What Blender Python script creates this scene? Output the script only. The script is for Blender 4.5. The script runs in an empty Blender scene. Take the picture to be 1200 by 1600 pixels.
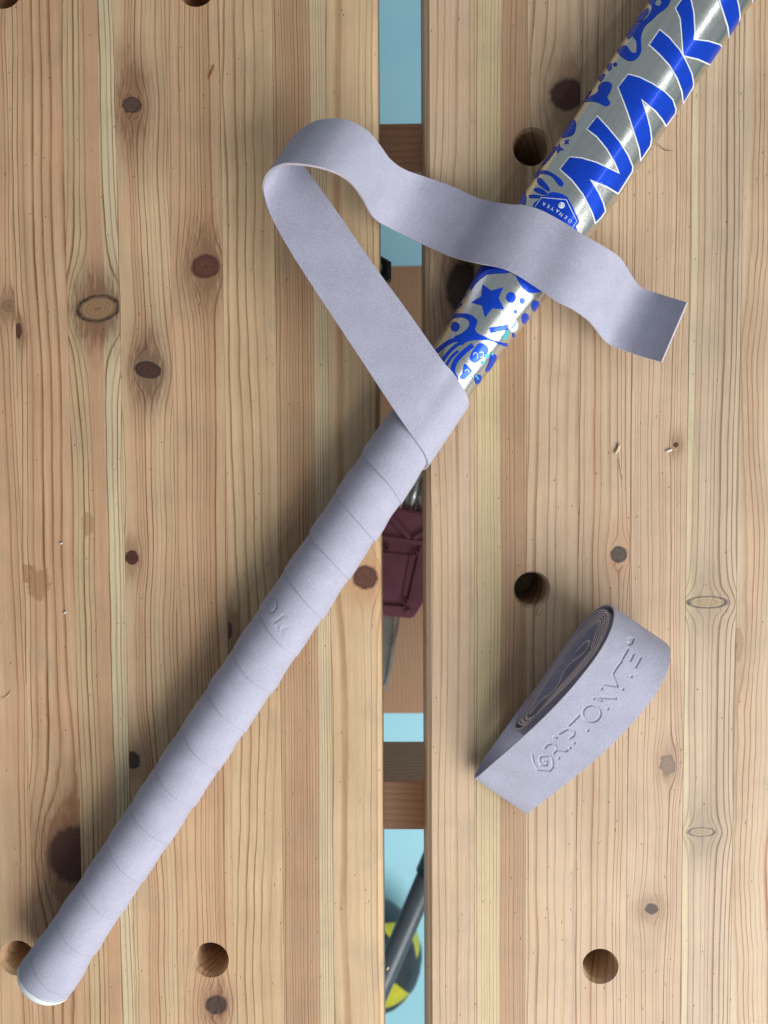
import bpy, bmesh, math, random
import numpy as np
from mathutils import Vector, Matrix, geometry
from mathutils.bvhtree import BVHTree

scene = bpy.context.scene
COL = scene.collection
rng = random.Random(7)

# ------------------------------------------------------------------ camera
F = 1202.0                      # focal length in pixels of a 1200 x 1600 picture
T = 0.90                        # height of the bench top
CAM = np.array([0.0, 0.0, T + 0.40])
_a = np.array([0.006, 0.9989, 0.0471]); _a /= np.linalg.norm(_a)      # world -Y seen by the camera (right, down, forward)
_d = np.array([0.0150, -0.0471, 0.9989]); _d -= _a * _a.dot(_d); _d /= np.linalg.norm(_d)
_x = np.cross(_a, _d)
RW = np.vstack([_x, -_a, -_d])  # camera (right, down, forward) -> world

def P(px, py, z):
    r = RW @ np.array([(px - 600) / F, (py - 800) / F, 1.0])
    t = (z - CAM[2]) / r[2]
    return CAM + r * t

def ray(px, py):
    r = RW @ np.array([(px - 600) / F, (py - 800) / F, 1.0])
    return r / np.linalg.norm(r)

def proj(p):
    c = (np.asarray(p) - CAM) @ RW
    return np.stack([600 + F * c[..., 0] / c[..., 2], 800 + F * c[..., 1] / c[..., 2]], -1)

cam = bpy.data.cameras.new("camera"); camo = bpy.data.objects.new("camera", cam); COL.objects.link(camo)
cam.sensor_fit = 'VERTICAL'; cam.sensor_height = 36.0; cam.lens = 36.0 * F / 1600.0
cam.clip_start = 0.01; cam.clip_end = 100.0
mw = Matrix.Identity(4)
for i in range(3):
    mw[i][0] = RW[i, 0]; mw[i][1] = -RW[i, 1]; mw[i][2] = -RW[i, 2]; mw[i][3] = CAM[i]
camo.matrix_world = mw
cam.dof.use_dof = True; cam.dof.focus_distance = 0.385; cam.dof.aperture_fstop = 11.0
scene.camera = camo
scene.render.resolution_x, scene.render.resolution_y = 768, 1024

# ------------------------------------------------------------------ light
w = bpy.data.worlds.new("World"); scene.world = w; w.use_nodes = True
bg = w.node_tree.nodes["Background"]
bg.inputs[0].default_value = (0.86, 0.93, 1.0, 1); bg.inputs[1].default_value = 0.25
lamp = bpy.data.lights.new("daylight_opening", 'AREA'); lamp.shape = 'RECTANGLE'
lamp.size = 1.5; lamp.size_y = 0.86; lamp.energy = 27.5; lamp.color = (1.0, 0.985, 0.96)
lo = bpy.data.objects.new("daylight_opening", lamp); COL.objects.link(lo)
lo.location = (0.72, -0.76, T + 0.78)
lo.rotation_euler = (Vector((0.03, -0.05, T)) - Vector(lo.location)).to_track_quat('-Z', 'Y').to_euler()
tube = bpy.data.lights.new("added_stripe_lamp", 'AREA'); tube.shape = 'RECTANGLE'; tube.size = 1.8; tube.size_y = 0.09; tube.energy = 2.6  # unseen narrow lamp, added to lay a thin bright stripe along the stick's foil
to_ = bpy.data.objects.new("added_stripe_lamp", tube); COL.objects.link(to_)
to_.location = (1.08, 0.60, T + 1.10)
_z = (Vector(to_.location) - Vector((0.12, 0.20, T))).normalized(); _xx = Vector((0.557, 0.83, 0.0)); _xx = (_xx - _z * _xx.dot(_z)).normalized(); _yy = _z.cross(_xx)
to_.rotation_euler = Matrix((_xx, _yy, _z)).transposed().to_euler()
scene.view_settings.view_transform = 'Standard'; scene.view_settings.look = 'None'
scene.view_settings.exposure = 0.0; scene.view_settings.gamma = 1.0

# ------------------------------------------------------------------ helpers
def link(o, parent=None):
    COL.objects.link(o)
    if parent: o.parent = parent
    return o

def thing(name, label, cat, group=None):
    o = bpy.data.objects.new(name, None); o.empty_display_size = 0.02; link(o)
    o['label'] = label; o['category'] = cat
    if group: o['group'] = group
    return o

def tag(o, label, cat, group=None):
    o['label'] = label; o['category'] = cat
    if group: o['group'] = group

def mesh_np(name, V, Q, mats, parent=None, mat_idx=None, smooth=True):
    """V (n,3) array, Q list/array of quads or a list of polygons"""
    me = bpy.data.meshes.new(name)
    V = np.asarray(V, dtype=np.float32)
    if isinstance(Q, np.ndarray):
        n, k = Q.shape
        me.vertices.add(len(V)); me.vertices.foreach_set("co", V.ravel())
        me.loops.add(n * k); me.loops.foreach_set("vertex_index", Q.astype(np.int32).ravel())
        me.polygons.add(n); me.polygons.foreach_set("loop_start", np.arange(0, n * k, k, dtype=np.int32))
        me.polygons.foreach_set("loop_total", np.full(n, k, dtype=np.int32))
    else:
        me.from_pydata([tuple(map(float, v)) for v in V], [], [tuple(q) for q in Q])
    for m in (mats if isinstance(mats, (list, tuple)) else [mats]): me.materials.append(m)
    if mat_idx is not None: me.polygons.foreach_set("material_index", np.asarray(mat_idx, dtype=np.int32))
    me.polygons.foreach_set("use_smooth", np.full(len(me.polygons), smooth))
    me.update(calc_edges=True); me.validate()
    return link(bpy.data.objects.new(name, me), parent)

def bm_obj(name, bm, mat, parent=None, smooth=False):
    me = bpy.data.meshes.new(name); bmesh.ops.recalc_face_normals(bm, faces=bm.faces); bm.to_mesh(me); bm.free()
    for m in (mat if isinstance(mat, (list, tuple)) else [mat]): me.materials.append(m)
    me.polygons.foreach_set("use_smooth", np.full(len(me.polygons), smooth))
    return link(bpy.data.objects.new(name, me), parent)

def add_box(bm, lo_, hi_, bevel=0.0, mtx=None):
    c = [(a + b) / 2 for a, b in zip(lo_, hi_)]; s = [abs(b - a) for a, b in zip(lo_, hi_)]
    r = bmesh.ops.create_cube(bm, size=1.0, matrix=Matrix.Translation(c) @ Matrix.Diagonal((*s, 1)))
    vs = r['verts']
    if bevel:
        es = list({e for v in vs for e in v.link_edges})
        rb = bmesh.ops.bevel(bm, geom=es, offset=bevel, segments=2, affect='EDGES', profile=0.5)
        vs = list({v for f in rb['faces'] for v in f.verts} | {v for v in vs if v.is_valid})
    if mtx is not None: bmesh.ops.transform(bm, matrix=mtx, verts=vs)
    return vs

def add_tube(bm, p0, p1, r0, r1=None, seg=32, caps=True):
    p0, p1 = Vector(p0), Vector(p1); ax = p1 - p0
    q = ax.to_track_quat('Z', 'Y').to_matrix().to_4x4()
    return bmesh.ops.create_cone(bm, cap_ends=caps, segments=seg, radius1=r0, radius2=r0 if r1 is None else r1, depth=ax.length,
                                 matrix=Matrix.Translation((p0 + p1) / 2) @ q)['verts']

def catmull(pts, n):
    """dense Catmull-Rom through pts, sampled n per span"""
    pts = np.asarray(pts, float)
    p = np.vstack([2 * pts[0] - pts[1], pts, 2 * pts[-1] - pts[-2]])
    out = []
    for i in range(1, len(p) - 2):
        for t in np.linspace(0, 1, n, endpoint=False):
            a, b, c, d = p[i - 1], p[i], p[i + 1], p[i + 2]
            out.append(0.5 * (2 * b + (c - a) * t + (2 * a - 5 * b + 4 * c - d) * t * t + (3 * b - a - 3 * c + d) * t ** 3))
    out.append(pts[-1])
    return np.array(out)

def resample(path, n):
    d = np.r_[0, np.cumsum(np.linalg.norm(np.diff(path, axis=0), axis=1))]
    s = np.linspace(0, d[-1], n)
    return np.stack([np.interp(s, d, path[:, k]) for k in range(path.shape[1])], 1)

def sstep(a, b, x):
    t = np.clip((x - a) / (b - a), 0, 1); return t * t * (3 - 2 * t)

# ------------------------------------------------------------------ node helpers
class NT:
    def __init__(s, name):
        s.mat = bpy.data.materials.new(name); s.mat.use_nodes = True
        s.t = s.mat.node_tree; s.bsdf = s.t.nodes["Principled BSDF"]; s.out = s.t.nodes["Material Output"]
    def _in(s, sock, v):
        if isinstance(v, bpy.types.NodeSocket): s.t.links.new(v, sock)
        elif v is not None: sock.default_value = v
    def m(s, op, a, b=None, c=None, clamp=False):
        n = s.t.nodes.new("ShaderNodeMath"); n.operation = op; n.use_clamp = clamp
        s._in(n.inputs[0], a)
        if b is not None: s._in(n.inputs[1], b)
        if c is not None: s._in(n.inputs[2], c)
        return n.outputs[0]
    def add(s, a, b): return s.m('ADD', a, b)
    def sub(s, a, b): return s.m('SUBTRACT', a, b)
    def mul(s, a, b): return s.m('MULTIPLY', a, b)
    def ss(s, x, a, b, lo=0.0, hi=1.0):
        n = s.t.nodes.new("ShaderNodeMapRange"); n.interpolation_type = 'SMOOTHSTEP'
        s._in(n.inputs[0], x); s._in(n.inputs[1], a); s._in(n.inputs[2], b); s._in(n.inputs[3], lo); s._in(n.inputs[4], hi)
        return n.outputs[0]
    def xyz(s, x, y, z=0.0):
        n = s.t.nodes.new("ShaderNodeCombineXYZ"); s._in(n.inputs[0], x); s._in(n.inputs[1], y); s._in(n.inputs[2], z)
        return n.outputs[0]
    def noise(s, vec, scale=1.0, detail=2.0, rough=0.5, dims='3D', w=None):
        n = s.t.nodes.new("ShaderNodeTexNoise"); n.noise_dimensions = dims
        if vec is not None and 'Vector' in n.inputs and dims != '1D': s._in(n.inputs['Vector'], vec)
        if w is not None: s._in(n.inputs['W'], w)
        n.inputs['Scale'].default_value = scale; n.inputs['Detail'].default_value = detail; n.inputs['Roughness'].default_value = rough
        return n.outputs[0]
    def wn(s, wv):
        n = s.t.nodes.new("ShaderNodeTexWhiteNoise"); n.noise_dimensions = '1D'; s._in(n.inputs['W'], wv); return n.outputs[0]
    def mix(s, fac, a, b, blend='MIX'):
        n = s.t.nodes.new("ShaderNodeMix"); n.data_type = 'RGBA'; n.blend_type = blend; n.clamp_factor = True
        s._in(n.inputs[0], fac)
        for sock, v in ((n.inputs[6], a), (n.inputs[7], b)):
            s._in(sock, v if isinstance(v, bpy.types.NodeSocket) else (*v, 1.0))
        return n.outputs[2]
    def grey(s, v):
        n = s.t.nodes.new("ShaderNodeCombineColor")
        for i in range(3): s._in(n.inputs[i], v)
        return n.outputs[0]
    def objxyz(s, k=1000.0):
        tc = s.t.nodes.new("ShaderNodeTexCoord"); sp = s.t.nodes.new("ShaderNodeSeparateXYZ")
        s.t.links.new(tc.outputs['Object'], sp.inputs[0])
        return [s.mul(o, k) for o in sp.outputs], tc.outputs['Object']
    def bump(s, h, strength=0.3, dist=0.001, prev=None):
        n = s.t.nodes.new("ShaderNodeBump"); n.inputs['Strength'].default_value = strength; n.inputs['Distance'].default_value = dist
        s._in(n.inputs['Height'], h)
        if prev is not None: s.t.links.new(prev, n.inputs['Normal'])
        return n.outputs[0]
    def finish(s, color=None, rough=0.5, metal=0.0, spec=0.5, normal=None, coat=0.0, sheen=0.0):
        b = s.bsdf
        if color is not None: s._in(b.inputs['Base Color'], color if isinstance(color, bpy.types.NodeSocket) else (*color, 1.0))
        s._in(b.inputs['Roughness'], rough); s._in(b.inputs['Metallic'], metal)
        s._in(b.inputs['Specular IOR Level'], spec); s._in(b.inputs['Coat Weight'], coat); s._in(b.inputs['Sheen Weight'], sheen)
        if normal is not None: s.t.links.new(normal, b.inputs['Normal'])
        return s.mat

def plain(name, col, rough=0.5, metal=0.0, spec=0.5, var=0.12, scale=60.0, bump=0.15, coat=0.0):
    n = NT(name); _, v = n.objxyz()
    k = n.noise(v, scale, 4.0, 0.6)
    c = n.mix(1.0, col, n.grey(n.ss(k, 0.25, 0.75, 1 - var, 1 + var)), 'MULTIPLY')
    fine = n.noise(v, scale * 18, 2.0, 0.6)
    return n.finish(c, n.ss(k, 0.2, 0.8, rough - 0.06, rough + 0.06), metal, spec, n.bump(fine, bump, 0.0004), coat)

# ------------------------------------------------------------------ pine
EARLY = (0.62, 0.425, 0.255); LATE = (0.275, 0.115, 0.036); PINK = (0.54, 0.315, 0.185); PALE = (0.63, 0.53, 0.34)
def pine(name, seed, spacing, early=EARLY, late=LATE, heart=PINK, contrast=0.8, warp=1.6, knots=(), bands=(), cath=None, jitter=0.8,
         heart_amt=0.6, tilt=0.35, stains=(), rough_tex=0.0):
    n = NT(name); (X, Y, Z), vec = n.objxyz()
    wob = n.noise(n.xyz(n.mul(X, 0.016), n.mul(Y, 0.0055), seed * 3.7), 1.0, 2.0, 0.45)
    wob2 = n.noise(n.xyz(n.mul(X, 0.05), n.mul(Y, 0.03), seed * 1.3 + 9), 1.0, 2.0, 0.5)
    u = n.add(X, n.mul(n.sub(wob, 0.5), warp * 6))
    u = n.add(u, n.mul(n.sub(wob2, 0.5), warp * 0.9))
    u = n.add(u, n.mul(Z, tilt))
    kn = []
    for k in knots:
        c = P(k['p'][0], k['p'][1], T) * 1000; sc = 0.333
        rx, ry = k['r'][0] * sc, k['r'][1] * sc; rot = math.radians(k.get('rot', 0))
        dx, dy = n.sub(X, float(c[0])), n.sub(Y, float(c[1]))
        a = k.get('amp', 0.95); sx = rx * 1.08; sy = max(ry, 0.8 * rx) * k.get('el', 1.9)
        q0 = n.add(n.m('POWER', n.m('ABSOLUTE', n.mul(dx, 1 / sx)), 2.0), n.m('POWER', n.m('ABSOLUTE', n.mul(dy, 1 / sy)), 2.0))
        # grain streams round the knot like water round a stone
        e = n.m('DIVIDE', a, n.m('MAXIMUM', q0, 1.0))
        swirl = n.noise(n.xyz(n.mul(X, 0.16), n.mul(Y, 0.08), seed + c[1]), 1.0, 2.0, 0.5)
        u = n.sub(u, n.mul(dx, e))
        u = n.add(u, n.mul(n.mul(n.sub(swirl, 0.5), rx * 0.35), n.m('EXPONENT', n.mul(q0, -0.3))))
        q = n.add(n.m('POWER', n.m('ABSOLUTE', n.mul(dx, 1 / (rx * k.get('sx', 1.7)))), 2.0), n.m('POWER', n.m('ABSOLUTE', n.mul(dy, 1 / (ry * k.get('sy', 3.2)))), 2.0))
        ex = n.add(n.mul(dx, math.cos(rot) / rx), n.mul(dy, math.sin(rot) / rx))
        ey = n.add(n.mul(dx, -math.sin(rot) / ry), n.mul(dy, math.cos(rot) / ry))
        rho = n.m('SQRT', n.add(n.mul(ex, ex), n.mul(ey, ey)))
        nz = n.noise(n.xyz(n.mul(X, 0.35), n.mul(Y, 0.35), seed + c[0]), 1.0, 3.0, 0.6)
        rho = n.add(rho, n.mul(n.sub(nz, 0.5), k.get('rag', 0.35)))
        kn.append((k, rho, q, ex))
    if cath:
        c0 = P(cath['p'][0], cath['p'][1], T) * 1000
        dx = n.sub(u, float(c0[0])); dy = n.sub(Y, float(c0[1]))
        v = n.add(n.mul(n.mul(dx, dx), 1 / cath['c']), n.mul(dy, cath['sl']))
        m_ = n.ss(n.m('ABSOLUTE', dx), cath['w'] * 0.75, cath['w'], 1.0, 0.0)
        u = n.add(n.mul(v, m_), n.mul(u, n.sub(1.0, m_)))
    ph = n.add(n.mul(u, 1.0 / spacing), n.mul(n.noise(None, 1.0, 1.0, 0.5, '1D', n.add(n.mul(u, 0.22 / spacing), seed * 7.1)), jitter * 5))
    fl = n.m('FLOOR', ph); fr = n.m('FRACT', ph)
    r1 = n.wn(n.add(fl, seed * 13.7)); r2 = n.wn(n.add(fl, seed * 5.1 + 77))
    line = n.mul(n.ss(fr, n.add(n.mul(r1, 0.30), 0.30), 0.88), n.ss(fr, 0.89, 0.97, 1.0, 0.0))
    line = n.m('POWER', line, 1.5)
    inten = n.add(n.mul(r2, 0.75), 0.25)
    mod = n.noise(n.xyz(n.mul(X, 0.12), n.mul(Y, 0.02), seed + 4), 1.0, 2.0, 0.5)
    lineI = n.mul(n.mul(line, inten), n.ss(mod, 0.25, 0.75, 0.9 * contrast, 1.5 * contrast))
    # heartwood hue drifting with the rings and along the board
    hb = n.noise(None, 1.0, 1.5, 0.5, '1D', n.add(n.mul(u, 0.10), seed * 2.3))
    hy = n.noise(n.xyz(n.mul(X, 0.04), n.mul(Y, 0.012), seed * 0.7), 1.0, 3.0, 0.55)
    base = n.mix(n.mul(n.ss(n.add(n.mul(hb, 0.6), n.mul(hy, 0.4)), 0.36, 0.64), heart_amt), early, heart)
    for (x0, x1, colr, amt, soft) in bands:
        A, B = P(x0, 700, T)[0] * 1000, P(x1, 700, T)[0] * 1000
        uu = n.add(X, n.mul(n.sub(wob, 0.5), warp * 6))
        mk = n.mul(n.ss(uu, float(A - soft), float(A + soft)), n.ss(uu, float(B - soft), float(B + soft), 1.0, 0.0))
        base = n.mix(n.mul(mk, amt), base, colr)
    colr = n.mix(lineI, base, late)
    streak = n.noise(n.xyz(n.mul(X, 0.9), n.mul(Y, 0.012), seed), 1.0, 3.0, 0.6)
    fiber = n.noise(n.xyz(n.mul(X, 5.0), n.mul(Y, 0.12), seed), 1.0, 3.0, 0.7)
    fleck = n.noise(n.xyz(n.mul(X, 3.0), n.mul(Y, 0.55), seed + 2), 1.0, 3.0, 0.65)
    vmul = n.mul(n.ss(streak, 0.25, 0.75, 0.90, 1.08), n.ss(fiber, 0.2, 0.8, 0.90, 1.08))
    vmul = n.mul(vmul, n.ss(fleck, 0.60, 0.78, 1.0, 0.84))
    grime = n.noise(n.xyz(n.mul(X, 0.025), n.mul(Y, 0.02), seed * 11), 1.0, 4.0, 0.6)
    vmul = n.mul(vmul, n.ss(grime, 0.25, 0.7, 0.88, 1.04))
    colr = n.mix(1.0, colr, n.grey(vmul), 'MULTIPLY')
    sm1 = n.noise(n.xyz(n.mul(X, 0.035), n.mul(Y, 0.03), seed * 3.1 + 50), 1.0, 4.0, 0.6)
    colr = n.mix(n.ss(sm1, 0.56, 0.74, 0.0, 0.30), colr, (0.30, 0.255, 0.175))
    hgt = n.sub(1.0, n.mul(lineI, 0.8))
    for (k, rho, q, ex) in kn:
        halo = k.get('halo', 0.5)
        fl_ = n.noise(n.xyz(n.mul(X, 0.85), n.mul(Y, 0.10), seed + 8.8), 1.0, 3.0, 0.6)
        qf = n.add(q, n.mul(n.sub(fl_, 0.5), 2.4))
        near = n.m('EXPONENT', n.mul(n.m('MAXIMUM', n.sub(rho, 1.0), 0.0), -2.6))
        hm = n.m('MAXIMUM', n.m('EXPONENT', n.mul(n.m('MAXIMUM', n.sub(qf, 0.3), 0.0), -1.1)), n.mul(near, n.ss(fl_, 0.3, 0.6, 0.5, 1.0)))
        colr = n.mix(n.mul(hm, halo * 0.9), colr, k.get('hcol', (0.21, 0.105, 0.055)))
        kc = tuple(c_ * 0.78 for c_ in k.get('col', (0.10, 0.03, 0.018)))
        rings = n.m('SINE', n.mul(rho, k.get('nr', 26.0)))
        kfn = n.noise(n.xyz(n.mul(X, 0.9), n.mul(Y, 0.9), seed + 31), 1.0, 4.0, 0.65)
        ic = n.mix(n.ss(n.add(n.mul(rings, .5), n.mul(n.sub(kfn, .5), 2.6)), -1.0, 1.4), kc, tuple(min(1, c * 1.5) for c in kc))
        ic = n.mix(n.ss(rho, 0.0, 0.25, 0.6, 0.0), ic, tuple(c * 0.6 for c in kc))
        colr = n.mix(n.ss(rho, 0.88, 1.10, 1.0, 0.0), colr, ic)
        rimn = n.noise(n.xyz(n.mul(X, .5), n.mul(Y, .5), seed + 3.3), 1.0, 3.0, 0.6)
        rim = n.mul(n.mul(n.ss(rho, 0.74, 0.98), n.ss(rho, 1.0, 1.22, 1.0, 0.0)), n.ss(rimn, 0.3, 0.6, 0.6, 1.0))
        colr = n.mix(n.mul(rim, k.get('rim', 0.7)), colr, k.get('rcol', (0.035, 0.022, 0.018)))
        if k.get('crack'):
            cr = n.mul(n.ss(n.m('ABSOLUTE', n.add(n.mul(ex, 0.0), n.sub(n.noise(n.xyz(n.mul(X, .8), n.mul(Y, .8), 3.3), 1.0, 2.0, .5), .5))), 0.0, 0.02, 1.0, 0.0),
                       n.ss(rho, 0.6, 0.9, 1.0, 0.0))
            colr = n.mix(n.mul(cr, 0.22), colr, (0.5, 0.42, 0.36))
    for (sp, sr, scol, amt) in stains:
        c = P(sp[0], sp[1], T) * 1000
        dx, dy = n.mul(n.sub(X, float(c[0])), 1 / (sr[0] * .333)), n.mul(n.sub(Y, float(c[1])), 1 / (sr[1] * .333))
        rr = n.m('SQRT', n.add(n.mul(dx, dx), n.mul(dy, dy)))
        rr = n.add(rr, n.mul(n.sub(n.noise(n.xyz(n.mul(X, .22), n.mul(Y, .22), 5.0), 1.0, 5.0, 0.65), .5), 2.2))
        colr = n.mix(n.mul(n.ss(rr, 0.72, 1.0, 1.0, 0.0), amt), colr, scol)
    # small dents, splinters and black specks
    def vor(sx, sy, off, jit=1.0):
        vn = n.t.nodes.new("ShaderNodeTexVoronoi"); vn.feature = 'F1'
        n._in(vn.inputs['Vector'], n.xyz(n.mul(X, sx), n.mul(Y, sy), off)); vn.inputs['Scale'].default_value = 1.0
        sep = n.t.nodes.new("ShaderNodeSeparateColor"); n.t.links.new(vn.outputs['Color'], sep.inputs[0])
        return vn.outputs['Distance'], sep.outputs[0]
    d1, c1 = vor(0.24, 0.15, seed + 0.5)
    speck = n.mul(n.ss(d1, 0.03, 0.10, 1.0, 0.0), n.m('GREATER_THAN', c1, 0.72))
    colr = n.mix(n.mul(speck, 0.75), colr, (0.10, 0.06, 0.035))
    d2, c2 = vor(0.26, 0.09, seed + 20.5)
    dent = n.mul(n.ss(d2, 0.03, 0.10, 1.0, 0.0), n.m('GREATER_THAN', c2, 0.55))
    # diagonal hairline scratches
    ca, sa = math.cos(0.5 + seed), math.sin(0.5 + seed)
    Xs, Ys = n.add(n.mul(X, ca), n.mul(Y, sa)), n.sub(n.mul(Y, ca), n.mul(X, sa))
    vn = n.t.nodes.new("ShaderNodeTexVoronoi"); vn.feature = 'F1'
    n._in(vn.inputs['Vector'], n.xyz(n.mul(Xs, 0.035), n.mul(Ys, 0.9), seed)); vn.inputs['Scale'].default_value = 0.35
    sep = n.t.nodes.new("ShaderNodeSeparateColor"); n.t.links.new(vn.outputs['Color'], sep.inputs[0])
    scr = n.mul(n.ss(vn.outputs['Distance'], 0.02, 0.07, 1.0, 0.0), n.m('GREATER_THAN', sep.outputs[0], 0.82))
    colr = n.mix(n.mul(scr, 0.35), colr, (0.66, 0.55, 0.40))
    h = n.add(hgt, n.mul(fiber, 0.25)); h = n.sub(h, n.mul(speck, 1.2)); h = n.sub(h, n.mul(dent, 2.2)); h = n.sub(h, n.mul(scr, 0.8))
    if rough_tex:
        h = n.add(h, n.mul(n.noise(n.xyz(n.mul(X, 1.6), n.mul(Y, 1.0), seed), 1.0, 4.0, 0.6), rough_tex))
    rough = n.ss(streak, 0.2, 0.8, 0.46, 0.60)
    return n.finish(colr, rough, 0.0, 0.40, n.bump(h, 0.75, 0.00028))

# ------------------------------------------------------------------ other materials
def suede(name, col, bump=1.0):
    n = NT(name); _, v = n.objxyz()
    a = n.noise(v, 1150.0, 4.0, 0.65); b = n.noise(v, 90.0, 3.0, 0.5); c_ = n.noise(v, 3500.0, 2.0, 0.6)
    c = n.mix(1.0, col, n.grey(n.mul(n.ss(a, 0.25, 0.75, 0.88, 1.09), n.ss(b, 0.3, 0.7, 0.955, 1.04))), 'MULTIPLY')
    h = n.add(a, n.mul(c_, 0.4))
    return n.finish(c, 0.72, 0.0, 0.28, n.bump(h, 0.50 * bump, 0.00036), sheen=0.10)
TAPE = suede("tape_suede", (0.425, 0.428, 0.540))
EDGE = suede("tape_cut_edge", (0.55, 0.50, 0.55), 0.5)

def foil():
    n = NT("silver_foil"); (X, Y, Z), v = n.objxyz()
    ax = n.add(n.mul(X, STICK_DIR[0]), n.mul(Y, STICK_DIR[1])); pr = n.sub(n.mul(X, STICK_DIR[1]), n.mul(Y, STICK_DIR[0]))
    s1 = n.noise(n.xyz(n.mul(ax, 4.0), n.mul(pr, 0.12), Z), 1.0, 3.0, 0.6)
    s2 = n.noise(n.xyz(n.mul(ax, 0.02), n.mul(pr, 0.35), 1.0), 1.0, 2.0, 0.5)
    wv = n.noise(n.xyz(n.mul(ax, 0.10), n.mul(pr, 0.10), Z), 1.0, 2.0, 0.5)
    c = n.mix(n.ss(s2, 0.3, 0.7), (0.72, 0.755, 0.725), (0.82, 0.85, 0.82))
    return n.finish(c, n.ss(s1, 0.2, 0.8, 0.20, 0.31), 1.0, 0.5, n.bump(n.add(n.mul(s1, 0.10), wv), 0.30, 0.0003))
def ink(name, col, metal=0.55, rough=0.30):
    n = NT(name); (X, Y, Z), v = n.objxyz()
    k = n.noise(v, 300.0, 3.0, 0.6)
    c = n.mix(1.0, col, n.grey(n.ss(k, 0.2, 0.8, 0.92, 1.06)), 'MULTIPLY')
    return n.finish(c, rough, metal, 0.5, n.bump(k, 0.12, 0.0002), coat=0.3)

# ------------------------------------------------------------------ floor
def floor():
    n = NT("painted_floor"); _, v = n.objxyz()
    a = n.noise(v, 3.0, 4.0, 0.6); b = n.noise(v, 45.0, 4.0, 0.65)
    c = n.mix(n.ss(a, 0.3, 0.7), (0.42, 0.83, 0.98), (0.47, 0.87, 0.99))
    c = n.mix(n.ss(b, 0.66, 0.80, 0.0, 0.45), c, (0.25, 0.66, 0.78))
    m = n.finish(c, 0.5, 0, 0.4, n.bump(b, 0.3, 0.001))
    S = 30.0
    o = mesh_np("floor", [(-S, -S, 0), (S, -S, 0), (S, S, 0), (-S, S, 0)], [(0, 1, 2, 3)], m, smooth=False)
    o['kind'] = 'structure'; o['label'] = 'pale cyan painted floor seen through the bench slot'
floor()

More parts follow.
